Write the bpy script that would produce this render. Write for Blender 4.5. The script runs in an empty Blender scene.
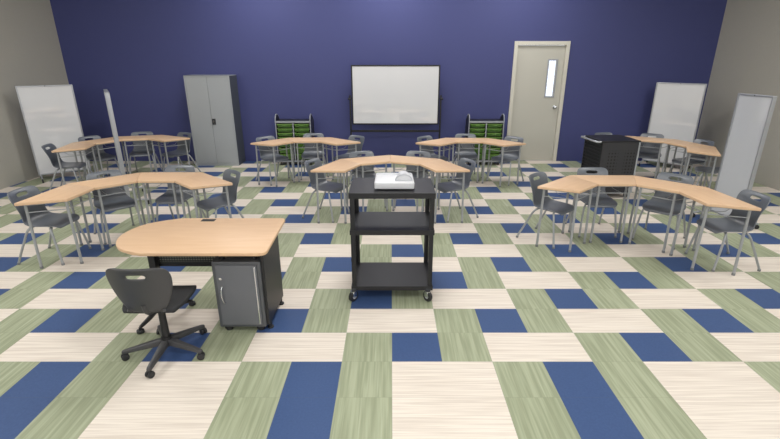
import bpy, bmesh, math, random
from mathutils import Vector, Matrix
random.seed(7)
C = bpy.context.scene.collection
PI = math.pi

# ------------------------------------------------------------------ materials
def srgb(r, g, b):
    def f(v):
        v /= 255.0
        return v / 12.92 if v <= 0.04045 else ((v + 0.055) / 1.055) ** 2.4
    return (f(r), f(g), f(b), 1.0)

def new_mat(name):
    m = bpy.data.materials.new(name); m.use_nodes = True
    return m, m.node_tree, m.node_tree.nodes['Principled BSDF']

def simple(name, rgb, rough=0.5, metal=0.0, spec=0.5, coat=0.0, grain=0.0, gscale=60.0):
    m, nt, b = new_mat(name)
    col = srgb(*rgb)
    b.inputs['Base Color'].default_value = col
    b.inputs['Roughness'].default_value = rough
    b.inputs['Metallic'].default_value = metal
    b.inputs['Specular IOR Level'].default_value = spec
    if coat:
        b.inputs['Coat Weight'].default_value = coat
        b.inputs['Coat Roughness'].default_value = 0.05
    if grain:
        tc = nt.nodes.new('ShaderNodeTexCoord')
        n = nt.nodes.new('ShaderNodeTexNoise'); n.inputs['Scale'].default_value = gscale
        n.inputs['Detail'].default_value = 3
        nt.links.new(tc.outputs['Object'], n.inputs['Vector'])
        mx = nt.nodes.new('ShaderNodeMix'); mx.data_type = 'RGBA'
        mx.inputs['A'].default_value = tuple(c * (1 - grain) for c in col[:3]) + (1,)
        mx.inputs['B'].default_value = tuple(min(1, c * (1 + grain)) for c in col[:3]) + (1,)
        nt.links.new(n.outputs['Fac'], mx.inputs['Factor'])
        nt.links.new(mx.outputs['Result'], b.inputs['Base Color'])
    return m

def mathn(nt, op, a, b=None, c=None):
    n = nt.nodes.new('ShaderNodeMath'); n.operation = op
    for i, v in enumerate((a, b, c)):
        if v is None: continue
        if isinstance(v, (int, float)): n.inputs[i].default_value = v
        else: nt.links.new(v, n.inputs[i])
    return n.outputs[0]

def mixc(nt, fac, a, b):
    mx = nt.nodes.new('ShaderNodeMix'); mx.data_type = 'RGBA'
    for key, v in (('Factor', fac), ('A', a), ('B', b)):
        if isinstance(v, (tuple, float, int)): mx.inputs[key].default_value = v
        else: nt.links.new(v, mx.inputs[key])
    return mx.outputs['Result']

TW, TD, TY0 = 0.381, 0.3848, 2.862
def floor_material():
    m, nt, b = new_mat('vinyl_tile_floor')
    g = nt.nodes.new('ShaderNodeNewGeometry')
    s = nt.nodes.new('ShaderNodeSeparateXYZ'); nt.links.new(g.outputs['Position'], s.inputs[0])
    X, Y = s.outputs[0], s.outputs[1]
    kx = mathn(nt, 'DIVIDE', mathn(nt, 'SUBTRACT', X, 0.008), TW); k = mathn(nt, 'FLOOR', kx)
    ny = mathn(nt, 'DIVIDE', mathn(nt, 'SUBTRACT', Y, TY0), TD); nr = mathn(nt, 'FLOOR', ny)
    n = mathn(nt, 'MAXIMUM', nr, -1.0)
    q = mathn(nt, 'SUBTRACT', mathn(nt, 'SUBTRACT', k, 2.0), mathn(nt, 'MULTIPLY', n, 2.0))
    md = mathn(nt, 'FLOORED_MODULO', mathn(nt, 'ADD', q, 0.25), 5.0)
    white = mathn(nt, 'LESS_THAN', md, 1.9)
    blue = mathn(nt, 'LESS_THAN', mathn(nt, 'ABSOLUTE', mathn(nt, 'SUBTRACT', md, 3.25)), 0.5)
    # per tile random
    cv = nt.nodes.new('ShaderNodeCombineXYZ'); nt.links.new(k, cv.inputs[0]); nt.links.new(nr, cv.inputs[1])
    wn = nt.nodes.new('ShaderNodeTexWhiteNoise'); wn.noise_dimensions = '3D'
    nt.links.new(cv.outputs[0], wn.inputs['Vector']); rnd = wn.outputs['Value']
    cv2 = nt.nodes.new('ShaderNodeCombineXYZ'); nt.links.new(nr, cv2.inputs[1])
    wn2 = nt.nodes.new('ShaderNodeTexWhiteNoise'); nt.links.new(cv2.outputs[0], wn2.inputs['Vector'])
    def grain(sx, sy, scale, off, detail=3.0, rnd=rnd):
        c = nt.nodes.new('ShaderNodeCombineXYZ')
        nt.links.new(mathn(nt, 'MULTIPLY', X, sx), c.inputs[0])
        nt.links.new(mathn(nt, 'MULTIPLY', Y, sy), c.inputs[1])
        nt.links.new(mathn(nt, 'MULTIPLY', rnd, off), c.inputs[2])
        t = nt.nodes.new('ShaderNodeTexNoise'); t.inputs['Scale'].default_value = scale
        t.inputs['Detail'].default_value = detail
        nt.links.new(c.outputs[0], t.inputs['Vector'])
        return t.outputs['Fac']
    def ramp(f, lo, hi):
        return mathn(nt, 'MINIMUM', mathn(nt, 'MAXIMUM', mathn(nt, 'DIVIDE', mathn(nt, 'SUBTRACT', f, lo), hi - lo), 0.0), 1.0)
    gw = ramp(grain(0.7, 26.0, 3.0, 4.0, 2.0, wn2.outputs['Value']), 0.35, 0.65)
    cw = mixc(nt, gw, srgb(209, 198, 187), srgb(228, 219, 208))
    gg = ramp(grain(17.0, 0.7, 2.6, 9.0, 2.0), 0.36, 0.66)
    cg = mixc(nt, gg, srgb(144, 151, 125), srgb(167, 173, 147))
    gl = ramp(grain(34.0, 0.8, 1.6, 13.0, 1.0), 0.66, 0.74)
    cg = mixc(nt, mathn(nt, 'MULTIPLY', gl, 0.35), cg, srgb(190, 196, 172))
    cg = mixc(nt, mathn(nt, 'MULTIPLY', rnd, 0.12), cg, srgb(128, 136, 106))
    gb = grain(14.0, 14.0, 5.0, 5.0)
    cb = mixc(nt, gb, srgb(55, 76, 118), srgb(66, 89, 133))
    col = mixc(nt, white, cg, cw)
    col = mixc(nt, blue, col, cb)
    # hairline seams
    fx = mathn(nt, 'ABSOLUTE', mathn(nt, 'SUBTRACT', mathn(nt, 'FRACT', kx), 0.5))
    fy = mathn(nt, 'ABSOLUTE', mathn(nt, 'SUBTRACT', mathn(nt, 'FRACT', ny), 0.5))
    seam = mathn(nt, 'GREATER_THAN', mathn(nt, 'MAXIMUM', fy, mathn(nt, 'MULTIPLY', fx, mathn(nt, 'SUBTRACT', 1.0, white))), 0.4965)
    col = mixc(nt, mathn(nt, 'MULTIPLY', seam, 0.25), col, srgb(90, 90, 80))
    nt.links.new(col, b.inputs['Base Color'])
    b.inputs['Roughness'].default_value = 0.55
    b.inputs['Specular IOR Level'].default_value = 0.25
    return m

def maple_material():
    m, nt, b = new_mat('maple_laminate')
    tc = nt.nodes.new('ShaderNodeTexCoord'); mp = nt.nodes.new('ShaderNodeMapping')
    mp.inputs['Scale'].default_value = (1.2, 9.0, 1.0)
    nt.links.new(tc.outputs['Object'], mp.inputs[0])
    n = nt.nodes.new('ShaderNodeTexNoise'); n.inputs['Scale'].default_value = 2.5; n.inputs['Detail'].default_value = 4
    nt.links.new(mp.outputs[0], n.inputs['Vector'])
    c = mixc(nt, n.outputs['Fac'], srgb(206, 170, 136), srgb(222, 190, 157))
    nt.links.new(c, b.inputs['Base Color'])
    b.inputs['Roughness'].default_value = 0.42; b.inputs['Specular IOR Level'].default_value = 0.4
    return m

def perforated(name, rgb, axis_u, axis_v, pitch, rad, umin=None, groups=None, vlim=None, hole=(115, 118, 104)):
    """sheet metal with a pattern of round holes, drawn in object space; groups = list of (u0,u1)"""
    m, nt, b = new_mat(name)
    tc = nt.nodes.new('ShaderNodeTexCoord'); s = nt.nodes.new('ShaderNodeSeparateXYZ')
    nt.links.new(tc.outputs['Object'], s.inputs[0])
    u, v = s.outputs[axis_u], s.outputs[axis_v]
    def cell(x):
        return mathn(nt, 'SUBTRACT', mathn(nt, 'FLOORED_MODULO', x, pitch), pitch / 2)
    a, c = cell(u), cell(v)
    d = mathn(nt, 'SQRT', mathn(nt, 'ADD', mathn(nt, 'MULTIPLY', a, a), mathn(nt, 'MULTIPLY', c, c)))
    f = mathn(nt, 'LESS_THAN', d, rad)
    if groups:
        acc = None
        for u0, u1 in groups:
            g = mathn(nt, 'MULTIPLY', mathn(nt, 'GREATER_THAN', u, u0), mathn(nt, 'LESS_THAN', u, u1))
            acc = g if acc is None else mathn(nt, 'MAXIMUM', acc, g)
        f = mathn(nt, 'MULTIPLY', f, acc)
    if vlim:
        f = mathn(nt, 'MULTIPLY', f, mathn(nt, 'MULTIPLY', mathn(nt, 'GREATER_THAN', v, vlim[0]), mathn(nt, 'LESS_THAN', v, vlim[1])))
    nt.links.new(mixc(nt, f, srgb(*rgb), srgb(*hole)), b.inputs['Base Color'])
    b.inputs['Roughness'].default_value = 0.4
    return m

M = dict(
    floor=floor_material(),
    maple=maple_material(),
    blue_wall=simple('blue_wall_paint', (66, 71, 119), 0.62, spec=0.35, grain=0.03, gscale=30),
    grey_wall=simple('grey_wall_paint', (172, 169, 160), 0.7, spec=0.3, grain=0.03, gscale=30),
    ceiling=simple('ceiling_paint', (225, 225, 222), 0.8),
    door=simple('cream_door_paint', (184, 182, 172), 0.45),
    door_trim=simple('cream_trim_paint', (200, 197, 186), 0.4),
    shell=simple('slate_plastic', (92, 98, 107), 0.38, spec=1.0, grain=0.06, gscale=120),
    leg=simple('grey_enamel_tube', (160, 163, 166), 0.3, metal=0.3),
    glide=simple('grey_glide', (120, 122, 124), 0.5),
    chrome=simple('chrome', (205, 208, 212), 0.18, metal=1.0),
    cap=simple('dark_rubber', (38, 39, 42), 0.55),
    frame_black=simple('gloss_black_frame', (20, 20, 24), 0.35),
    black=simple('black_metal', (27, 27, 30), 0.45, grain=0.1, gscale=200),
    blackp=simple('black_plastic', (62, 62, 64), 0.4, grain=0.06, gscale=200),
    seatf=simple('black_fabric', (34, 35, 38), 0.7, grain=0.15, gscale=300),
    charcoal=simple('charcoal_metal', (80, 82, 86), 0.42, grain=0.05, gscale=200),
    charcoal2=simple('light_charcoal_metal', (98, 100, 105), 0.42),
    edge=simple('cream_edge_band', (214, 178, 142), 0.45),
    steel=simple('grey_painted_steel', (158, 162, 166), 0.38, grain=0.02, gscale=40),
    steel_shaded=simple('shaded_painted_steel', (72, 77, 83), 0.5),  # cabinet side: shade put into a darker copy of the front steel
    alu=simple('aluminium_frame', (178, 181, 187), 0.30, metal=0.6),
    board=simple('whiteboard_enamel', (212, 213, 216), 0.05, spec=1.0, coat=1.0),
    board_g=simple('shaded_grey_board', (206, 209, 215), 0.06, spec=0.8, coat=0.6),  # greyer whiteboard face, shade of the turned-away boards put into its colour
    board_back=simple('board_back_panel', (120, 122, 128), 0.5),
    white=simple('white_plastic', (205, 206, 210), 0.35),
    white2=simple('pale_grey_plastic', (186, 188, 194), 0.4),
    black_side=simple('black_side_panel', (30, 30, 34), 0.4),
    tub=simple('green_translucent_plastic', (66, 104, 34), 0.3, spec=0.6, grain=0.25, gscale=9),
    tub_lip=simple('green_tub_rim', (104, 146, 58), 0.3, spec=0.6),
    grey_tube=simple('light_grey_frame', (150, 154, 160), 0.4),
    perf_modesty=perforated('perforated_black_sheet', (34, 35, 38), 0, 2, 0.022, 0.0065, vlim=(-0.075, 0.4)),
    perf_cart=perforated('vented_black_sheet', (50, 50, 53), 0, 2, 0.052, 0.013, groups=[(-0.19, -0.03), (0.08, 0.24)], vlim=(0.20, 0.80), hole=(2, 2, 2)),
)
gm, gnt, gb = new_mat('vision_glass')
gb.inputs['Base Color'].default_value = (0.9, 0.93, 0.97, 1); gb.inputs['Roughness'].default_value = 0.05
gb.inputs['Transmission Weight'].default_value = 0.9
M['glass'] = gm
dm, dnt, dbs = new_mat('self_lit_corridor')  # corridor wall glows by itself to brighten the door glass
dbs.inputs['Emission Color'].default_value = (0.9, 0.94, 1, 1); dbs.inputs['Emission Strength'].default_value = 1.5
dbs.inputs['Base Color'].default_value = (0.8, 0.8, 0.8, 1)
M['corridor_glow'] = dm
sm_, snt_, sb_ = new_mat('window_daylight')  # glow for the panes of the added windows
sb_.inputs['Emission Color'].default_value = (.93, .96, 1, 1); sb_.inputs['Emission Strength'].default_value = 1.0
M['window_glow'] = sm_
lm, lnt, lb = new_mat('added_lamp_diffuser')  # glow for the added ceiling panels
lb.inputs['Emission Color'].default_value = (1, 0.985, 0.96, 1); lb.inputs['Emission Strength'].default_value = 2.0
M['lamp'] = lm

# ------------------------------------------------------------------ mesh helpers
def obj(name, bm, mat, parent=None, smooth=False, autosmooth=None):
    me = bpy.data.meshes.new(name)
    bmesh.ops.recalc_face_normals(bm, faces=bm.faces[:])
    bm.to_mesh(me); bm.free()
    if smooth:
        for p in me.polygons: p.use_smooth = True
        if autosmooth is not None:
            me.set_sharp_from_angle(angle=math.radians(autosmooth))
    for m in (mat if isinstance(mat, list) else [mat]): me.materials.append(m)
    o = bpy.data.objects.new(name, me); C.objects.link(o)
    if parent is not None: o.parent = parent
    return o

def thing(name, label, cat, loc=(0, 0, 0), rotz=0.0, group=None):
    o = bpy.data.objects.new(name, None); C.objects.link(o)
    o.empty_display_size = 0.1
    o.location = loc; o.rotation_euler = (0, 0, rotz)
    o['label'] = label; o['category'] = cat
    if group: o['group'] = group
    return o

def structure(o, label=None):
    o['kind'] = 'structure'
    if label: o['label'] = label
    return o

def box(bm, x0, x1, y0, y1, z0, z1, bev=0.0, seg=2, mat=None):
    r = bmesh.ops.create_cube(bm, size=1.0)
    vs = r['verts']
    for v in vs:
        v.co = Vector((x0 + (v.co.x + .5) * (x1 - x0), y0 + (v.co.y + .5) * (y1 - y0), z0 + (v.co.z + .5) * (z1 - z0)))
    if bev:
        es = list({e for v in vs for e in v.link_edges})
        bmesh.ops.bevel(bm, geom=es, offset=bev, segments=seg, profile=0.5, affect='EDGES')
    return vs

def nbox(*a, **k):
    bm = bmesh.new(); box(bm, *a, **k); return bm

def tube(bm, pts, r, n=10, smooth_steps=0, caps=True):
    pts = [Vector(p) for p in pts]
    if smooth_steps:
        out = []
        for i in range(len(pts) - 1):
            p0 = pts[max(i - 1, 0)]; p1 = pts[i]; p2 = pts[i + 1]; p3 = pts[min(i + 2, len(pts) - 1)]
            for s in range(smooth_steps):
                t = s / smooth_steps
                out.append(0.5 * ((2 * p1) + (-p0 + p2) * t + (2 * p0 - 5 * p1 + 4 * p2 - p3) * t * t + (-p0 + 3 * p1 - 3 * p2 + p3) * t ** 3))
        out.append(pts[-1]); pts = out
    rs = r if isinstance(r, (list, tuple)) else None
    rings = []; up = None
    for i, p in enumerate(pts):
        if i == 0: t = pts[1] - pts[0]
        elif i == len(pts) - 1: t = pts[-1] - pts[-2]
        else: t = (pts[i + 1] - pts[i]).normalized() + (pts[i] - pts[i - 1]).normalized()
        t.normalize()
        if up is None:
            up = Vector((0, 0, 1)) if abs(t.z) < 0.9 else Vector((1, 0, 0))
        a = (up - t * up.dot(t)).normalized(); up = a
        b = t.cross(a)
        rr = (rs[0] + (rs[1] - rs[0]) * i / (len(pts) - 1)) if rs else r
        rings.append([bm.verts.new(p + a * rr * math.cos(2 * PI * k / n) + b * rr * math.sin(2 * PI * k / n)) for k in range(n)])
    for i in range(len(rings) - 1):
        for k in range(n):
            bm.faces.new((rings[i][k], rings[i][(k + 1) % n], rings[i + 1][(k + 1) % n], rings[i + 1][k]))
    if caps:
        bm.faces.new(rings[0][::-1]); bm.faces.new(rings[-1])

def cyl(bm, c, r, h, axis='z', n=20, r2=None, bev=0.0):
    """cylinder centred at c, length h"""
    mt = {'z': Matrix.Identity(4), 'x': Matrix.Rotation(PI / 2, 4, 'Y'), 'y': Matrix.Rotation(PI / 2, 4, 'X')}[axis]
    res = bmesh.ops.create_cone(bm, cap_ends=True, segments=n, radius1=r, radius2=r if r2 is None else r2, depth=h,
                                matrix=Matrix.Translation(c) @ mt)
    if bev:
        vs = set(res['verts'])
        es = [e for e in bm.edges if e.verts[0] in vs and e.verts[1] in vs and any(len(f.verts) > 4 for f in e.link_faces)]
        bmesh.ops.bevel(bm, geom=es, offset=bev, segments=2, profile=0.5, affect='EDGES')

def prism(bm, poly, z0, z1, bev=0.0, seg=2):
    vs = [bm.verts.new((x, y, z0)) for x, y in poly]
    f = bm.faces.new(vs)
    r = bmesh.ops.extrude_face_region(bm, geom=[f])
    top = [g for g in r['geom'] if isinstance(g, bmesh.types.BMVert)]
    for v in top: v.co.z = z1
    if bev:
        ts = set(top) | set(vs)
        es = [e for e in bm.edges if e.verts[0] in ts and e.verts[1] in ts and abs(e.verts[0].co.z - e.verts[1].co.z) < 1e-6]
        bmesh.ops.bevel(bm, geom=es, offset=bev, segments=seg, profile=0.5, affect='EDGES')

def round_poly(poly, r, steps=4):
    out = []
    n = len(poly)
    for i in range(n):
        p = Vector(poly[i]); a = (Vector(poly[i - 1]) - p).normalized(); b = (Vector(poly[(i + 1) % n]) - p).normalized()
        s, e = p + a * r, p + b * r
        for k in range(steps + 1):
            t = k / steps
            q = s * (1 - t) ** 2 + p * 2 * t * (1 - t) + e * t * t
            out.append((q.x, q.y))
    return out

# ------------------------------------------------------------------ the room
XL, XR, YB, YF, ZC = -6.91, 6.81, 10.07, -3.0, 4.3
DX0, DX1, DZ = 2.575, 3.735, 2.53           # outer edges of the door frame
structure(obj('floor', nbox(XL - .1, XR + .1, YF - .1, YB + .1, -0.1, 0.0), M['floor']))
structure(obj('ceiling', nbox(XL - .1, XR + .1, YF - .1, YB + .1, ZC, ZC + 0.1), M['ceiling']))
structure(obj('wall_left', nbox(XL - .1, XL, YF, YB, 0, ZC), M['grey_wall']))
structure(obj('wall_right', nbox(XR, XR + .1, YF, YB, 0, ZC), M['grey_wall']))
WZ0, WZ1, WW = 2.15, 3.9, 1.75
wxs = (-4.45, -.05, 4.35)
bm = bmesh.new()
box(bm, XL, XR, YF - .1, YF, 0, WZ0); box(bm, XL, XR, YF - .1, YF, WZ1, ZC)
ed = [XL] + [v for x in wxs for v in (x - WW, x + WW)] + [XR]
for i in range(0, len(ed), 2): box(bm, ed[i], ed[i + 1], YF - .1, YF, WZ0, WZ1)
structure(obj('wall_front', bm, M['white']))
for i, x in enumerate(wxs):  # unseen windows, added behind the camera to light surfaces facing it
    wd = bpy.data.objects.new('window_%d' % (i + 1), None); C.objects.link(wd); wd.location = (x, YF, 0); structure(wd)
    bm = bmesh.new()
    for q in ((-WW, -WW + .05, WZ0, WZ1), (WW - .05, WW, WZ0, WZ1), (-WW + .05, WW - .05, WZ0, WZ0 + .05), (-WW + .05, WW - .05, WZ1 - .05, WZ1), (-.025, .025, WZ0 + .05, WZ1 - .05)):
        box(bm, q[0], q[1], -.08, .02, q[2], q[3])
    obj('window_frame', bm, M['white'], wd)  # frame of the added window
    obj('window_glass', nbox(-WW + .05, WW - .05, -.065, -.06, WZ0 + .05, WZ1 - .05), M['window_glow'], wd)
    L = bpy.data.lights.new('daylight', 'AREA'); L.shape = 'RECTANGLE'; L.size = 2 * WW - .1; L.size_y = WZ1 - WZ0 - .1; L.color = (1, .985, .96); L.energy = 1  # fill light added at each window opening
    lo = bpy.data.objects.new('daylight', L); C.objects.link(lo); lo.parent = wd; lo.location = (0, .03, (WZ0 + WZ1) / 2); lo.rotation_euler = (PI / 2, 0, 0)
    lo['row'] = 9
bm = bmesh.new()
ox0, ox1, oz = DX0 + .05, DX1 - .05, DZ - .05
box(bm, XL, ox0, YB, YB + .12, 0, ZC); box(bm, ox1, XR, YB, YB + .12, 0, ZC); box(bm, ox0, ox1, YB, YB + .12, oz, ZC)
structure(obj('wall_back', bm, M['blue_wall']))

# door
d = bpy.data.objects.new('door_1', None); C.objects.link(d); d.location = ((DX0 + DX1) / 2, YB, 0); structure(d)
hw = (DX1 - DX0) / 2
bm = bmesh.new()
for s in (-1, 1):
    box(bm, min(s * hw, s * (hw - .075)), max(s * hw, s * (hw - .075)), -.03, .10, 0, DZ, .004)
box(bm, -hw + .0755, hw - .0755, -.03, .10, DZ - .075, DZ, .003)
obj('door_frame', bm, M['door_trim'], d)
lx0, lx1, lz0, lz1 = .190, .350, 1.42, 2.15     # vision lite opening
bm = bmesh.new(); a = hw - .08; ty = DZ - .08
box(bm, -a, lx0, .02, .065, .012, ty); box(bm, lx1, a, .02, .065, .012, ty)
box(bm, lx0, lx1, .02, .065, .012, lz0); box(bm, lx0, lx1, .02, .065, lz1, ty)
leaf = obj('door_leaf', bm, M['door'], d)
bm = bmesh.new()
for s in ((lx0 - .028, lx0, lz0 - .028, lz1 + .028), (lx1, lx1 + .028, lz0 - .028, lz1 + .028), (lx0, lx1, lz0 - .028, lz0), (lx0, lx1, lz1, lz1 + .028)):
    box(bm, s[0], s[1], .005, .02, s[2], s[3], .003)
o = obj('window_frame', bm, M['grey_tube'], leaf); o['label'] = 'metal frame of narrow vision panel'
obj('glass_pane', nbox(lx0, lx1, .038, .046, lz0, lz1), M['glass'], leaf)
bm = bmesh.new(); cyl(bm, (.415, .012, 1.19), .042, .012, 'y', 24, bev=.003); cyl(bm, (.415, -.01, 1.19), .016, .05, 'y', 16)
bmesh.ops.create_uvsphere(bm, u_segments=20, v_segments=12, radius=.038, matrix=Matrix.Translation((.415, -.045, 1.19)) @ Matrix.Diagonal((1, .75, 1, 1)))
o = obj('door_knob', bm, M['chrome'], leaf, True, 40); o['label'] = 'round metal knob'
structure(obj('wall_corridor', nbox(DX0 - .5, DX1 + .5, YB + 1.2, YB + 1.25, 0, 3.0), M['corridor_glow']))  # emissive wall, stands in for brightness beyond the door glass

# ceiling lamps out of view, added to light the room from above
FX = [(-5.3, 1.4), (0, 0.8), (5.3, 1.4), (-5.3, 5.0), (0, 4.4), (5.3, 5.0), (-2.6, 8.7), (0, 8.9), (2.6, 8.7)]
place = ['left front', 'middle front', 'right front', 'left centre', 'middle centre', 'right centre', 'left back', 'middle back', 'right back']
for i, (x, y) in enumerate(FX):
    t = thing('added_ceiling_light', 'added white square ceiling light panel, unseen, %s of the ceiling' % place[i], 'light', (x, y, ZC - .06), 0, 'added ceiling light panels')
    bm = bmesh.new()
    for q in ((-.62, -.58, -.62, .62), (.58, .62, -.62, .62), (-.58, .58, -.62, -.58), (-.58, .58, .58, .62)):
        box(bm, q[0], q[1], q[2], q[3], 0, .06, .004)
    obj('light_frame', bm, M['white'], t)
    obj('diffuser', nbox(-.58, .58, -.58, .58, .02, .058), M['lamp'], t)
    L = bpy.data.lights.new('added_panel_lamp', 'AREA'); L.shape = 'SQUARE'; L.size = 1.1
    L.energy = 1.0; L.color = (1, .985, .96)
    lo = bpy.data.objects.new('added_panel_lamp', L); C.objects.link(lo); lo.parent = t; lo.location = (0, 0, -.02)
    lo['row'] = i // 3
E_ROW = {0: 62, 1: 60, 2: 46, 9: 64}
for o in C.objects:
    if o.type == 'LIGHT': o.data.energy = E_ROW[o['row']]

# ------------------------------------------------------------------ student desk (trapezoid), local origin = middle of long side, inner side towards -y
DL, DS, DD, TOPZ = 0.802, 0.452, 0.434, 0.7715
def make_desk():
    t = thing('student_desk', '', 'desk')
    g = .001
    poly = [(-DL / 2 + g, 0), (-DS / 2 + g * .6, -DD), (DS / 2 - g * .6, -DD), (DL / 2 - g, 0)]
    bm = bmesh.new(); prism(bm, round_poly(poly, .009, 3), TOPZ - .031, TOPZ, .004)
    obj('desk_top', bm, M['maple'], t, True, 35)
    ins = [(-DL / 2 + .085, -.045), (-DS / 2 + .045, -DD + .05), (DS / 2 - .045, -DD + .05), (DL / 2 - .085, -.045)]
    foot = [(-DL / 2 + .075, -.038), (-DS / 2 + .036, -DD + .040), (DS / 2 - .036, -DD + .040), (DL / 2 - .075, -.038)]
    bm = bmesh.new()
    for i in range(4):
        a, b = ins[i], ins[(i + 1) % 4]
        tube(bm, [(a[0], a[1], TOPZ - .040), (b[0], b[1], TOPZ - .040)], .011, 8)
    obj('apron_frame', bm, M['leg'], t, True, 50)
    bm = bmesh.new()
    def lerp(i, z):
        k = 1 - z / (TOPZ - .03); return (ins[i][0] + (foot[i][0] - ins[i][0]) * k, ins[i][1] + (foot[i][1] - ins[i][1]) * k, z)
    for i in (0, 1, 2):
        tube(bm, [lerp(i, .645), lerp((i + 1) % 4, .645)], .0055, 8)
    for u in (-.10, .10):
        tube(bm, [(u, -DD + .045, .645), (u, -DD + .045 + .18, .638), (u, -.12, .640), (u, -.045, .70)], .0035, 6)
    obj('book_rack', bm, M['leg'], t, True, 50)
    for i in range(4):
        bm = bmesh.new(); tube(bm, [(ins[i][0], ins[i][1], TOPZ - .028), (foot[i][0], foot[i][1], .018)], .0145, 12)
        l = obj('leg', bm, M['leg'], t, True, 50)
        bm = bmesh.new(); cyl(bm, (foot[i][0], foot[i][1], .014), .0175, .028, 'z', 12, bev=.003)
        obj('foot_cap', bm, M['glide'], l, True, 40)
    return t

# ------------------------------------------------------------------ student chair, facing +y, origin under seat centre
def cat(a, b, c, d_, t):
    return 0.5 * (2 * b + (-a + c) * t + (2 * a - 5 * b + 4 * c - d_) * t * t + (-a + 3 * b - 3 * c + d_) * t ** 3)
def make_chair():
    t = thing('student_chair', '', 'chair')
    # rows: y, z, half width, edge lift (seat), edge wrap (back)
    P = [(.232, .405, .150, 0, 0), (.230, .428, .180, 0, 0), (.195, .446, .205, .002, 0), (.12, .447, .218, .006, 0), (.03, .440, .222, .012, 0),
         (-.06, .436, .218, .018, 0), (-.13, .446, .205, .018, .012), (-.178, .480, .190, .006, .030), (-.200, .535, .180, 0, .040), (-.212, .600, .186, 0, .045),
         (-.224, .665, .200, 0, .042), (-.236, .708, .210, 0, .036), (-.240, .730, .212, 0, .034), (-.252, .762, .208, 0, .032), (-.267, .784, .198, 0, .030),
         (-.281, .795, .176, 0, .028), (-.294, .797, .155, 0, .026)]
    P = [(y * .97, z * (1 if z < .5 else 1 + (z - .5) * .045), w * (1 if z < .5 else .97), l, q) for y, z, w, l, q in P]
    us = [-1, -.93, -.75, -.55, -.36, -.14, .14, .36, .55, .75, .93, 1]
    bm = bmesh.new(); rows = []
    for (y, z, w, lift, wrap) in P:
        r = []
        for u in us:
            e = abs(u) ** 2.2
            r.append(bm.verts.new((u * w, y + wrap * e, z + lift * e)))
        rows.append(r)
    for i in range(len(rows) - 1):
        for k in range(len(us) - 1):
            if i == 12 and us[k] >= -.37 and us[k + 1] <= .37: continue        # carrying slot
            bm.faces.new((rows[i][k], rows[i][k + 1], rows[i + 1][k + 1], rows[i + 1][k]))
    s = obj('seat_shell', bm, M['shell'], t, True)
    so = s.modifiers.new('thickness', 'SOLIDIFY'); so.thickness = .013; so.offset = 0
    sd = s.modifiers.new('smooth', 'SUBSURF'); sd.levels = 1; sd.render_levels = 2
    bm = bmesh.new()
    tube(bm, [(-.15, .12, .424), (.15, .12, .424)], .010, 8); tube(bm, [(-.15, -.09, .418), (.15, -.09, .418)], .010, 8)
    box(bm, -.13, .13, -.06, .09, .412, .426, .004)
    obj('seat_bracket', bm, M['leg'], t, True, 40)
    for sx in (-1, 1):
        for path in ([(.10, .12, .424), (.165, .13, .420), (.195, .150, .385), (.212, .175, .25), (.232, .215, .018)],
                     [(.10, -.09, .418), (.165, -.10, .412), (.192, -.130, .37), (.208, -.185, .25), (.232, -.290, .018)]):
            bm = bmesh.new(); tube(bm, [(sx * x, y, z) for x, y, z in path], .0125, 10, 4)
            l = obj('leg', bm, M['leg'], t, True, 60)
            x, y, z = path[-1]
            bm = bmesh.new(); cyl(bm, (sx * x, y, .012), .016, .024, 'z', 12, bev=.003)
            obj('foot_cap', bm, M['glide'], l, True, 40)
    return t

def dup(root, name=None):
    r = root.copy(); C.objects.link(r)
    for ch in list(root.children):
        c = ch.copy(); C.objects.link(c); c.parent = r
        for g in list(ch.children):
            q = g.copy(); C.objects.link(q); q.parent = c
    return r

desk0 = make_desk(); chair0 = make_chair()
first = {'d': True, 'c': True}
# cluster: (n, x, y, degrees, phrase, names of the desks left to right, chair notes)
CL = [
    ('A', 4, -2.888, 4.821, 22.7, 'the left arc behind the teacher desk'),
    ('B', 4, -4.653, 7.890, 37.7, 'the far left arc beside the corner whiteboard'),
    ('C', 3, -1.522, 8.039, 3.4, 'the arc just right of the steel cabinet'),
    ('D', 4, -0.008, 5.893, 0.4, 'the central arc behind the black cart'),
    ('E', 3, 1.414, 7.990, -2.0, 'the arc in front of the cream door'),
    ('F', 4, 2.695, 4.661, -23.0, 'the large right front arc'),
    ('G', 4, 4.476, 7.768, -53.3, 'the arc beyond the black charging cabinet'),
]
POS = {3: ['left end', 'middle', 'right end'], 4: ['left end', 'second from left', 'third from left', 'right end']}
tt = math.atan((DL - DS) / 2 / DD)
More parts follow.
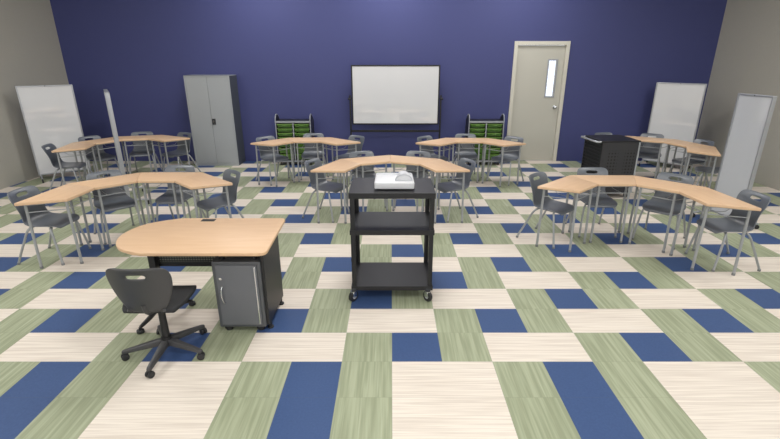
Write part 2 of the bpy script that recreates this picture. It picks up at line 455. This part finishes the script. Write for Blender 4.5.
# how far each chair is pulled out from its desk, and sideways drift
NUDGE = {('A', 0): (-.005, -.01), ('A', 1): (-.02, .03), ('A', 2): (-.02, .03), ('A', 3): (-.01, .0), ('D', 0): (.0, 0), ('D', 3): (.0, 0),
         ('F', 0): (-.005, -.01), ('F', 1): (.0, -.03), ('F', 2): (.0, .02), ('F', 3): (.025, 0), ('C', 0): (-.02, .03), ('C', 1): (-.02, .06), ('C', 2): (.0, .06),
         ('E', 0): (-.02, .03), ('E', 2): (.0, .02)}
for key, n, cx, cy, deg, phrase in CL:
    a0 = math.radians(deg)
    pts = [Vector((0, 0))]; dirs = []
    for i in range(n):
        a = ((n - 1) / 2 - i) * 2 * tt; dirs.append(a)
        pts.append(pts[-1] + Vector((math.cos(a), math.sin(a))) * DL)
    mid = (pts[0] + pts[-1]) / 2
    R = Matrix.Rotation(a0, 2)
    for i in range(n):
        c = R @ ((pts[i] + pts[i + 1]) / 2 - mid) + Vector((cx, cy)); ang = a0 + dirs[i]
        o = desk0 if first['d'] else dup(desk0); first['d'] = False
        o.location = (c.x, c.y, 0); o.rotation_euler = (0, 0, ang)
        o['label'] = 'maple topped trapezoid desk, %s of %s' % (POS[n][i], phrase)
        o['category'] = 'desk'; o['group'] = 'trapezoid student desks set in curved rows'
        o = chair0 if first['c'] else dup(chair0); first['c'] = False
        nx, ny = -math.sin(ang), math.cos(ang)
        off, sx = NUDGE.get((key, i), (-.02, 0.0))
        o.location = (c.x + nx * off + sx, c.y + ny * off, 0); o.rotation_euler = (0, 0, ang + PI)
        o['label'] = 'dark slate chair, %s of %s' % (POS[n][i], phrase)
        o['category'] = 'chair'; o['group'] = 'slate student chairs at the curved rows'

# ------------------------------------------------------------------ teacher desk
T = thing('teacher_desk', 'large maple-topped teacher desk with one rounded end and a charcoal pedestal', 'desk', (-1.6, 3.6, 0))
ctl = [(-1.95, 4.02), (-2.12, 3.95), (-2.255, 3.83), (-2.31, 3.64), (-2.275, 3.45), (-2.155, 3.29), (-1.95, 3.195)]
poly = []
for i in range(len(ctl) - 1):
    p = [Vector(ctl[max(i - 1, 0)]), Vector(ctl[i]), Vector(ctl[i + 1]), Vector(ctl[min(i + 2, len(ctl) - 1)])]
    for s in range(6):
        v = cat(*p, s / 6); poly.append((v.x, v.y))
poly += [(-1.95, 3.197), (-1.035, 3.197), (-1.005, 3.203), (-.982, 3.222), (-.973, 3.255), (-.995, 3.985), (-1.008, 4.012), (-1.04, 4.022)]
poly = [(x + 1.6, y - 3.6) for x, y in poly]
bm = bmesh.new(); prism(bm, poly, .722, .75, .006)
for f in bm.faces:
    if f.normal.length == 0: f.normal_update()
top = obj('desk_top', bm, [M['maple'], M['edge']], T, True, 35)
for p in top.data.polygons:
    if abs(p.normal.z) < .9: p.material_index = 1
bm = bmesh.new(); box(bm, -.185 + .02, .0 - .04, .325, .385, .7495, .7535, .002)
o = obj('cable_grommet', bm, M['cap'], T); o['label'] = 'black rectangular cable outlet'
bm = bmesh.new(); box(bm, .0, .0 - .0 + .001, 0, .001, 0, .001); bm.free()
# pedestal (x -1.475..-1.065, y 3.36..3.79)
px0, px1, py0, py1 = .168, .556, -.345, .105
ped = obj('pedestal', nbox(px0, px1, py0, py1, .050, .648, .008), M['charcoal'], T)
dr = obj('door', nbox(px0 + .030, px1 - .028, py0 - .014, py0, .080, .620, .004), M['charcoal2'], ped)
o = obj('door_edge_strip', nbox(px1 - .050, px1 - .038, py0 - .018, py0 - .012, .090, .608, .002), M['chrome'], ped); o['label'] = 'long silver vertical strip'
bm = bmesh.new()
tube(bm, [(px0 + .082, py0 - .014, .285), (px0 + .072, py0 - .034, .305), (px0 + .066, py0 - .042, .36), (px0 + .068, py0 - .034, .42), (px0 + .070, py0 - .014, .44)], .006, 8, 4)
o = obj('door_handle', bm, M['chrome'], ped, True, 50); o['label'] = 'curved silver pull'
bm = bmesh.new(); cyl(bm, (px0 + .066, py0 - .018, .51), .011, .012, 'y', 16)
obj('lock', bm, M['chrome'], ped, True, 40)
for x in (px0 + .06, px1 - .06):
    for y in (py0 + .05, py1 - .05):
        bm = bmesh.new(); box(bm, x - .03, x + .03, y - .03, y + .03, .018, .056, .006); cyl(bm, (x, y, .010), .028, .02, 'z', 16, bev=.004)
        obj('pedestal_foot', bm, M['cap'], ped, True, 40)
bm = bmesh.new()
box(bm, px0 + .0, px1 + .028, -.30, .30, .695, .7215, .004)
for x in (px0 + .07, px1 - .06):
    cyl(bm, (x, -.28, .672), .024, .048, 'z', 16); cyl(bm, (x, .05, .672), .024, .048, 'z', 16)
obj('support_bracket', bm, M['black'], T, True, 40)
bm = bmesh.new()
prism(bm, [(px1 + .002, -.325), (px1 + .026, -.325), (px1 + .026, .17), (px1 + .002, .17)], .06, .7215, .003)
obj('side_panel', bm, M['black'], T)
for y in (-.27, .12):
    bm = bmesh.new(); cyl(bm, (px1 + .014, y, .035), .012, .055, 'z', 12); cyl(bm, (px1 + .014, y, .008), .026, .016, 'z', 16, bev=.003)
    obj('panel_glide', bm, M['cap'], T, True, 40)
mp_ = obj('modesty_panel', nbox(-.40, px0 - .003, -.004, .004, -.10, .10, .001), M['perf_modesty'], T)
mp_.location = (0, -.10, .615)
bm = bmesh.new(); box(bm, -.40, px0 - .003, -.115, -.06, .500, .516, .003); box(bm, -.40, px0 - .003, -.115, -.06, .700, .7215, .003)
obj('panel_rail', bm, M['black'], T)
# left post with splayed foot
bm = bmesh.new(); box(bm, -.435, -.375, -.17, -.10, .11, .7215, .008)
box(bm, -.43, -.38, -.20, .30, .690, .7215, .004)
obj('post', bm, M['black'], T)
bm = bmesh.new()
tube(bm, [(-.405, -.135, .16), (-.46, -.25, .085), (-.50, -.345, .05)], [.028, .014], 12, 3)
tube(bm, [(-.405, -.135, .16), (-.32, .0, .085), (-.262, .10, .045)], [.028, .014], 12, 3)
ft = obj('foot', bm, M['black'], T, True, 50)
for x, y in ((-.503, -.352), (-.260, .105)):
    bm = bmesh.new(); cyl(bm, (x, y, .014), .030, .028, 'z', 20, bev=.005); cyl(bm, (x, y, .035), .010, .03, 'z', 10)
    obj('glide', bm, M['cap'], ft, True, 40)

# ------------------------------------------------------------------ task chair
K = thing('task_chair', 'black swivel task chair on five casters tucked at the teacher desk', 'chair', (-1.742, 2.985, 0), math.radians(1))
P = [(.225, .425, .16, 0, 0), (.225, .448, .19, 0, 0), (.18, .470, .215, .002, 0), (.09, .474, .228, .006, 0), (0, .468, .228, .010, 0),
     (-.08, .464, .220, .012, 0), (-.14, .462, .200, .010, 0), (-.17, .452, .180, 0, 0)]
us = [-1, -.93, -.75, -.5, -.2, .2, .5, .75, .93, 1]
def shell(rows_, us_, holes, name, mat, parent, th):
    bm = bmesh.new(); rows = []
    for (y, z, w, lift, wrap) in rows_:
        rows.append([bm.verts.new((u * w, y + wrap * abs(u) ** 2.2, z + lift * abs(u) ** 2.2)) for u in us_])
    for i in range(len(rows) - 1):
        for k in range(len(us_) - 1):
            if (i, k) in holes: continue
            bm.faces.new((rows[i][k], rows[i][k + 1], rows[i + 1][k + 1], rows[i + 1][k]))
    s = obj(name, bm, mat, parent, True)
    so = s.modifiers.new('thickness', 'SOLIDIFY'); so.thickness = th; so.offset = 0
    sd = s.modifiers.new('smooth', 'SUBSURF'); sd.levels = 2; sd.render_levels = 2
    return s
kroot = K
shell(P, us, (), 'seat', M['seatf'], K, .035)
PB = [(-.178, .465, .095, 0, .015), (-.190, .478, .135, 0, .022), (-.202, .53, .178, 0, .035), (-.214, .60, .212, 0, .045), (-.220, .66, .228, 0, .048), (-.227, .720, .236, 0, .046),
      (-.232, .752, .238, 0, .045), (-.238, .782, .234, 0, .042), (-.246, .814, .220, 0, .040), (-.252, .829, .185, 0, .038), (-.260, .832, .160, 0, .036)]
usb = [-1, -.93, -.75, -.5, -.3, -.1, .1, .3, .5, .75, .93, 1]
PB = [(y, z, w * (.93 if z > .6 else .90), l, q) for y, z, w, l, q in PB]
shell(PB, usb, [(6, 4), (6, 5), (6, 6)], 'backrest', M['blackp'], K, .018)
bm = bmesh.new(); tube(bm, [(0, -.02, .430), (0, -.13, .438), (0, -.185, .475), (0, -.205, .54)], .020, 10, 4)
box(bm, -.09, .09, -.10, .09, .415, .447, .006)
for s in (-1, 1): tube(bm, [(s * .06, -.13, .440), (s * .13, -.19, .485)], .012, 8)
obj('seat_mount', bm, M['blackp'], K, True, 45)
bm = bmesh.new(); cyl(bm, (0, 0, .255), .030, .33, 'z', 20, r2=.024); cyl(bm, (0, 0, .11), .045, .07, 'z', 20, r2=.036)
obj('column', bm, M['black'], K, True, 40)
bm = bmesh.new(); tube(bm, [(.06, .03, .425), (.19, .04, .425)], .006, 8); cyl(bm, (.205, .041, .425), .012, .035, 'x', 10)
obj('height_lever', bm, M['black'], K, True, 40)
for k in range(5):
    a = math.radians(-90 + 72 * k)
    ux, uy = math.cos(a), math.sin(a)
    bm = bmesh.new()
    rings = []
    for f, w, zt, zb in ((.0, .030, .130, .080), (.06, .028, .125, .080), (.30, .018, .085, .058), (.318, .012, .080, .060)):
        rings.append([bm.verts.new((ux * f - uy * s * w, uy * f + ux * s * w, z)) for s, z in ((-1, zb), (1, zb), (.8, zt), (-.8, zt))])
    for i in range(3):
        for j in range(4): bm.faces.new((rings[i][j], rings[i][(j + 1) % 4], rings[i + 1][(j + 1) % 4], rings[i + 1][j]))
    bm.faces.new(rings[0][::-1]); bm.faces.new(rings[-1])
    bmesh.ops.bevel(bm, geom=bm.edges[:], offset=.004, segments=2, profile=.5, affect='EDGES')
    arm = obj('base_arm', bm, M['blackp'], K, True, 40)
    bm = bmesh.new(); cx, cy = ux * .302, uy * .302
    ca = a + 1.1 + k
    wx, wy = math.cos(ca), math.sin(ca)
    for s in (-1, 1):
        bb = bmesh.new(); cyl(bb, (0, 0, 0), .027, .017, 'x', 20, bev=.004)
        bb.transform(Matrix.Translation((cx + wx * s * .014, cy + wy * s * .014, .027)) @ Matrix.Rotation(ca, 4, 'Z'))
        me_ = bpy.data.meshes.new('tmp'); bb.to_mesh(me_); bb.free(); bm.from_mesh(me_); bpy.data.meshes.remove(me_)
    cyl(bm, (cx, cy, .050), .012, .030, 'z', 12)
    obj('caster', bm, M['cap'], arm, True, 40)

# ------------------------------------------------------------------ black utility cart
U = thing('utility_cart', 'black three-shelf metal cart on casters in the middle foreground', 'cart', (0.01, 4.06, 0))
cw, cd = .384, .268
def tray(name, z0, z1):
    bm = bmesh.new()
    box(bm, -cw, cw, -cd, cd, z1 - .008, z1, .002)
    for q in ((-cw, cw, -cd, -cd + .006), (-cw, cw, cd - .006, cd), (-cw, -cw + .006, -cd + .006, cd - .006), (cw - .006, cw, -cd + .006, cd - .006)):
        box(bm, q[0], q[1], q[2], q[3], z0, z1 - .004, .002)
    return obj(name, bm, M['black'], U)
tray('top_shelf', 1.008, 1.060); tray('middle_shelf', .664, .710)
tray('bottom_shelf', .102, .146)
for sx in (-1, 1):
    for sy in (-1, 1):
        bm = bmesh.new()
        xa, ya = sx * (cw - .008), sy * (cd - .008)
        box(bm, min(xa, xa - sx * .042), max(xa, xa - sx * .042), min(ya, ya - sy * .005), max(ya, ya - sy * .005), .10, 1.045, .001)
        box(bm, min(xa, xa - sx * .005), max(xa, xa - sx * .005), min(ya, ya - sy * .042), max(ya, ya - sy * .042), .10, 1.045, .001)
        obj('post', bm, M['black'], U)
        x, y = sx * (cw - .032) - .014, sy * (cd + .014)
        rot = Matrix.Translation((x, y, 0)) @ Matrix.Rotation(math.radians(38 * sx), 4, 'Z') @ Matrix.Translation((-x, -y, 0))
        bm = bmesh.new()
        cyl(bm, (x, y, .100), .026, .012, 'z', 16)
        for s in (-1, 1): box(bm, x + s * .019 - .002, x + s * .019 + .002, y - .022, y + .028, .045, .094, .001)
        box(bm, x - .021, x + .021, y - .022, y + .028, .088, .094, .002)
        cyl(bm, (x, y, .048), .006, .05, 'x', 10)
        bm.transform(rot); cs = obj('caster', bm, M['chrome'], U, True, 40)
        bm = bmesh.new(); cyl(bm, (x, y, .053), .053, .032, 'x', 28, bev=.007)
        bm.transform(rot); obj('wheel', bm, M['cap'], cs, True, 40)
        bm = bmesh.new(); cyl(bm, (x, y, .053), .024, .038, 'x', 16)
        bm.transform(rot); obj('wheel_hub', bm, M['white2'], cs, True, 40)
bm = bmesh.new()
for k in range(4): box(bm, -.20 + k * .045, -.165 + k * .045, -cd - .0015, -cd + .001, 1.024, 1.034)
o = obj('vent_slots', bm, M['cap'], U)
bm = bmesh.new(); cyl(bm, (-cw - .008, .0, .30), .022, .02, 'x', 16, bev=.003)
obj('side_knob', bm, M['cap'], U, True, 40)

# projector on the cart
J = thing('projector', 'white desktop projector with a domed lens cover lying on the black cart', 'projector', (.030, 4.06, 1.060))
bm = bmesh.new()
for x in (-.15, .15):
    for y in (-.14, .14): cyl(bm, (x, y, .006), .012, .012, 'z', 12)
obj('rubber_feet', bm, M['cap'], J)
bm = bmesh.new(); prism(bm, round_poly([(-.180, -.18), (.180, -.18), (.175, .20), (-.175, .20)], .02, 5), .010, .072, .010, 3)
obj('body', bm, M['white'], J, True, 35)
bm = bmesh.new(); prism(bm, round_poly([(-.165, .11), (.165, .11), (.163, .188), (-.163, .188)], .012, 4), .072, .075, .001)
obj('top_panel', bm, M['white2'], J, True, 35)
bm = bmesh.new()
n = 24
fr, bk = [], []
for k in range(n + 1):
    a = PI * k / n
    fr.append((.085 + .070 * math.cos(a), -.115, .072 + .056 * math.sin(a)))
    bk.append((.085 + .062 * math.cos(a), .06, .072 + .052 * math.sin(a)))
vf = [bm.verts.new(p) for p in fr]; vb = [bm.verts.new(p) for p in bk]
bm.faces.new(vf); bm.faces.new(vb[::-1])
for k in range(n): bm.faces.new((vf[k], vf[k + 1], vb[k + 1], vb[k]))
bm.faces.new((vf[0], vb[0], vb[-1], vf[-1]))
lens = obj('lens_housing', bm, M['white'], J, True, 40)
bm = bmesh.new()
tube(bm, [(.085 + .073 * math.cos(PI * k / n), -.115, .074 + .058 * math.sin(PI * k / n)) for k in range(n + 1)], .007, 8)
tube(bm, [(.012, -.115, .074), (.158, -.115, .074)], .007, 8)
obj('lens_ring', bm, M['white2'], J, True, 50)

# ------------------------------------------------------------------ steel cabinet
S = thing('storage_cabinet', 'tall grey steel two-door storage cabinet against the blue wall', 'cabinet', (-3.755, 9.58, 0))
hw_, dp, h_ = .462, .48, 1.865
bm = bmesh.new(); box(bm, -hw_, hw_, .02, dp, .0, h_ - .008, .004)
obj('body', bm, M['steel_shaded'], S)  # darker body carries the shade of the cabinet side
bm = bmesh.new()
for q in ((-hw_, -hw_ + .025, .0, h_), (hw_ - .025, hw_, .0, h_)): box(bm, q[0], q[1], 0, .025, q[2], q[3], .002)
box(bm, -hw_ + .025, hw_ - .025, 0, .025, 0, .05, .002); box(bm, -hw_ + .025, hw_ - .025, 0, .025, h_ - .028, h_, .002)
box(bm, -hw_, hw_, .0, dp, h_ - .008, h_, .002)
obj('front_frame', bm, M['steel'], S)
for s in (-1, 1):
    x0, x1 = (-hw_ + .028, -.002) if s < 0 else (.002, hw_ - .028)
    o = obj('door', nbox(x0, x1, .004, .02, .053, h_ - .031, .003), M['steel'], S)
    if s > 0:
        bm = bmesh.new(); box(bm, x0 + .006, x0 + .076, -.010, .004, .88, 1.0, .004)
        o2 = obj('handle_plate', bm, M['cap'], o); o2['label'] = 'black recessed handle plate'
        bm = bmesh.new(); box(bm, x0 + .03, x0 + .044, -.022, -.010, .92, .96, .003); cyl(bm, (x0 + .037, -.015, .952), .012, .014, 'y', 14)
        obj('handle', bm, M['chrome'], o, True, 40)

# ------------------------------------------------------------------ framed whiteboard on black stand
B = thing('whiteboard_stand', 'wide white projection board in a black frame hung on a black stand', 'whiteboard', (.095, 9.84, 0))
bw = .925; z0, z1 = .850, 2.065
bm = bmesh.new(); box(bm, -bw + .02, bw - .02, -.028, -.004, z0 + .02, z1 - .02)
obj('board_panel', bm, M['board'], B)
bm = bmesh.new()
for q in ((-bw, -bw + .028, z0, z1), (bw - .028, bw, z0, z1), (-bw + .028, bw - .028, z0, z0 + .028), (-bw + .028, bw - .028, z1 - .028, z1)):
    box(bm, q[0], q[1], -.036, .004, q[2], q[3], .005)
obj('board_frame', bm, M['frame_black'], B)
for s in (-1, 1):
    x = s * (bw + .035)
    bm = bmesh.new(); box(bm, x - .017, x + .017, -.02, .014, .06, 1.46, .004)
    obj('post', bm, M['frame_black'], B)
    bm = bmesh.new(); cyl(bm, (x + s * .028, -.003, 1.385), .024, .035, 'x', 14, bev=.004); cyl(bm, (x - s * .03, -.003, 1.385), .012, .05, 'x', 12)
    obj('tilt_knob', bm, M['cap'], B, True, 40)
    bm = bmesh.new(); box(bm, x - .02, x + .02, -.27, .20, .055, .095, .006)
    f_ = obj('foot', bm, M['cap'], B)
    for y in (-.24, .17):
        bm = bmesh.new(); cyl(bm, (x, y, .028), .028, .024, 'x', 18, bev=.004); cyl(bm, (x, y, .05), .008, .02, 'z', 8)
        obj('caster', bm, M['cap'], f_, True, 40)
bm = bmesh.new(); box(bm, -bw - .02, bw + .02, -.016, .010, .685, .730, .004); box(bm, -bw - .02, bw + .02, -.012, .008, .10, .13, .004)
obj('crossbar', bm, M['frame_black'], B)

# ------------------------------------------------------------------ rolling double sided boards
def rolling_board(loc, ang, width, label, face='board', h=1.73):
    t = thing('rolling_whiteboard', label, 'whiteboard', loc, ang, 'tall rolling whiteboards')
    w = width / 2; zb = .10
    obj('board_panel', nbox(-w + .012, w - .012, -.012, .012, zb + .012, h - .012), M[face], t)
    bm = bmesh.new()
    for q in ((-w, -w + .022, zb, h), (w - .022, w, zb, h), (-w + .022, w - .022, zb, zb + .022), (-w + .022, w - .022, h - .022, h)):
        box(bm, q[0], q[1], -.026, .026, q[2], q[3], .004)
    obj('board_frame', bm, M['alu'], t)
    bm = bmesh.new(); cyl(bm, (0, -.024, h - .012), .008, .006, 'y', 10)
    obj('clip', bm, M['cap'], t)
    for s in (-1, 1):
        x = s * (w - .03)
        bm = bmesh.new(); tube(bm, [(x, -.27, .075), (x, -.22, .085), (x, 0, .108), (x, .22, .085), (x, .27, .075)], .014, 10, 2)
        f_ = obj('foot', bm, M['alu'], t, True, 50)
        for y in (-.265, .265):
            bm = bmesh.new(); cyl(bm, (x, y, .030), .030, .022, 'x', 18, bev=.004); cyl(bm, (x, y, .058), .010, .03, 'z', 8)
            obj('caster', bm, M['cap'], f_, True, 40)
    return t
def board_between(pl, pr, width, label, face='board', h=1.73):
    a = Vector(pl); b = Vector(pr); m = (a + b) / 2; dd = b - a
    return rolling_board((m.x, m.y, 0), math.atan2(dd.y, dd.x), width, label, face, h)
board_between((-6.67, 8.31), (-6.02, 8.86), .85, 'white rolling board standing in the back left corner', 'board', 1.725)
board_between((-4.54, 7.43), (-4.05, 6.66), .90, 'rolling board seen edge-on between the two left table arcs', 'board_g', 1.725)
board_between((5.50, 9.72), (6.13, 9.10), .88, 'white rolling board standing in the back right corner', 'board', 1.725)
board_between((4.66, 6.22), (4.68, 5.67), .57, 'greyish rolling board nearest the right wall behind the right front arc', 'board_g', 1.745)

# ------------------------------------------------------------------ tub racks and tubs
def tub_rack(cx, label, side, front=9.60):
    t = thing('tub_rack', label, 'storage rack', (cx, front, 0), 0, 'tub storage racks')
    W, D = .375, .40
    for s in (-1, 1):
        # side panel with arched top ear
        prof = [(.0, .07), (.0, .94), (.01, 1.01), (.05, 1.055), (.12, 1.065), (.20, 1.05), (.28, 1.01), (.34, .97), (D, .94), (D, .07)]
        bm = bmesh.new(); x0 = s * W; x1 = s * (W - .022)
        va = [bm.verts.new((x0, y, z)) for y, z in prof]; vb = [bm.verts.new((x1, y, z)) for y, z in prof]
        bm.faces.new(va); bm.faces.new(vb[::-1])
        for i in range(len(prof)):
            j = (i + 1) % len(prof); bm.faces.new((va[i], va[j], vb[j], vb[i]))
        sp = obj('side_panel', bm, M['black_side'], t)
        bm = bmesh.new()
        path = [(s * (W - .011), y, z) for y, z in [(-.006, .07), (-.006, .60), (-.006, .94), (.004, 1.015), (.045, 1.065), (.12, 1.08), (.20, 1.064), (.285, 1.02)]]
        tube(bm, path, .011, 8)
        obj('edge_trim', bm, M['grey_tube'], sp, True, 60)
    bm = bmesh.new(); box(bm, -W + .023, W - .023, .02, D - .01, .930, .950, .003)
    obj('top_shelf', bm, M['black_side'], t)
    bm = bmesh.new()
    box(bm, -W + .023, W - .023, 0, .02, .912, .950, .003); box(bm, -W + .023, W - .023, 0, .02, .075, .110, .003)
    box(bm, -.012, .012, 0, .02, .1105, .9115, .002)
    obj('front_frame', bm, M['grey_tube'], t)
    bm = bmesh.new(); box(bm, -W + .023, W - .023, D - .012, D, .08, .93); box(bm, -W + .023, W - .023, .021, D - .013, .075, .095)
    box(bm, -.008, .008, .021, D - .013, .096, .929)
    obj('back_panel', bm, M['black_side'], t)
    for x in (-W + .05, W - .05):
        for y in (.05, D - .05):
            bm = bmesh.new(); cyl(bm, (x, y, .032), .032, .022, 'x', 16, bev=.004); cyl(bm, (x, y, .062), .012, .03, 'z', 8)
            obj('caster', bm, M['cap'], t, True, 40)
    # runners and tubs
    zs = []; z = .905
    for hh in (.092, .092, .092, .092, .137, .137, .137):
        z -= hh; zs.append((z, hh))
    names = ['top', 'second', 'third', 'fourth', 'fifth', 'sixth', 'bottom']
    bm = bmesh.new()
    for (zz, hh) in zs:
        for xa, xb in ((-W + .0225, -W + .034), (-.019, -.0085), (.0085, .019), (W - .034, W - .0225)):
            box(bm, xa, xb, .03, D - .03, zz + hh - .022, zz + hh - .017)
    obj('runner', bm, M['grey_tube'], t)
    for ci, (xa, xb) in enumerate(((-W + .036, -.021), (.021, W - .036))):
        for ri, (zz, hh) in enumerate(zs):
            q = thing('storage_tub', 'green tub, %s row, %s column, rack %s' % (names[ri], ('left', 'right')[ci], side), 'tub', (cx + (xa + xb) / 2, front + .004, zz + .006), 0, 'green tubs in the storage racks')
            w = (xb - xa) / 2; H_ = hh - .040
            key = 'tub%.3f' % hh
            if key not in TUBS:
                bm = bmesh.new()
                vt = [(-w + .006, 0), (w - .006, 0), (w - .006, .33), (-w + .006, .33)]
                bmv0 = [bm.verts.new((x * .92, y * .96 + .008, 0)) for x, y in vt]; bmv1 = [bm.verts.new((x, y, H_ + .01)) for x, y in vt]
                bm.faces.new(bmv0)
                for i in range(4): bm.faces.new((bmv0[i], bmv0[(i + 1) % 4], bmv1[(i + 1) % 4], bmv1[i]))
                b1 = obj('tub_body', bm, M['tub'], q)
                b1.modifiers.new('thickness', 'SOLIDIFY').thickness = .003
                bm = bmesh.new()
                for a in ((-w, w, -.012, .004), (-w, w, .326, .34), (-w, -w + .010, .004, .326), (w - .010, w, .004, .326)):
                    box(bm, a[0], a[1], a[2], a[3], H_, H_ + .014, .003)
                tube(bm, [(-.045, -.010, H_ - .004), (-.03, -.018, H_ - .012), (.03, -.018, H_ - .012), (.045, -.010, H_ - .004)], .004, 6)
                b2 = obj('tub_rim', bm, M['tub_lip'], q)
                TUBS[key] = (b1, b2)
            else:
                for src in TUBS[key]:
                    c = src.copy(); C.objects.link(c); c.parent = q
    return t
TUBS = {}
tub_rack(-2.065, 'low tub rack of green tubs on the left of the black-framed board', 'left of the black-framed board')
tub_rack(2.01, 'low tub rack of green tubs beside the cream door', 'beside the cream door')

# ------------------------------------------------------------------ black charging cabinet
G_ = thing('charging_cabinet', 'black vented metal charging cabinet on casters with a grey push handle', 'cabinet', (3.635, 7.42, 0), math.radians(4))
gw, gd = .305, .30
bm = bmesh.new()
box(bm, -gw + .02, gw, -gd + .004, gd - .004, .10, .93, .004)
obj('body', bm, M['black_side'], G_)
pf = obj('vented_panel', nbox(-gw, gw - .02, -gd - .004, -gd + .004, .11, .925, .002), M['perf_cart'], G_)
bm = bmesh.new()
for k in range(14):
    z = .16 + k * .054
    box(bm, -gw - .003, -gw + .019, -gd + .02, gd - .02, z, z + .010, .002)
box(bm, -gw - .004, -gw + .02, -gd + .004, -gd + .022, .11, .93, .002); box(bm, -gw - .004, -gw + .02, gd - .022, gd - .004, .11, .93, .002)
obj('louvres', bm, M['cap'], G_)
bm = bmesh.new(); box(bm, -gw - .02, gw + .006, -gd - .010, gd + .010, .930, .955, .006)
obj('top', bm, M['black'], G_)
bm = bmesh.new(); box(bm, gw - .019, gw + .004, -gd - .008, -gd + .006, .10, .929, .002)
o = obj('corner_trim', bm, M['steel'], G_)
bm = bmesh.new()
tube(bm, [(-gw - .02, -gd + .03, .935), (-gw - .07, -gd + .03, .935), (-gw - .085, -gd + .045, .935), (-gw - .085, gd - .045, .935), (-gw - .07, gd - .03, .935), (-gw - .02, gd - .03, .935)], .016, 10)
o = obj('push_handle', bm, M['alu'], G_, True, 50); o['label'] = 'light grey push handle'
for x in (-gw + .06, gw - .06):
    for y in (-gd + .06, gd - .06):
        bm = bmesh.new(); cyl(bm, (x, y, .042), .042, .026, 'x', 20, bev=.005); cyl(bm, (x, y, .09), .018, .03, 'z', 12)
        obj('caster', bm, M['cap'], G_, True, 40)

# ------------------------------------------------------------------ camera, world, view
cam = bpy.data.cameras.new('camera'); co = bpy.data.objects.new('camera', cam); C.objects.link(co)
cam.sensor_fit = 'HORIZONTAL'; cam.sensor_width = 36.0; cam.lens = 450.0 / 780.0 * 36.0
cam.shift_x = -1.0 / 780.0; cam.clip_start = .05; cam.clip_end = 100
co.location = (0, 0, 2.16); co.rotation_euler = (PI / 2 - math.atan(159.5 / 450.0), 0, 0)
bpy.context.scene.camera = co
w = bpy.data.worlds.new('world'); bpy.context.scene.world = w; w.use_nodes = True
w.node_tree.nodes['Background'].inputs[0].default_value = (.8, .85, 1, 1); w.node_tree.nodes['Background'].inputs[1].default_value = .3
vs_ = bpy.context.scene.view_settings
vs_.view_transform = 'Standard'; vs_.look = 'None'; vs_.gamma = 1.0; vs_.use_curve_mapping = False
vs_.exposure = 0.0
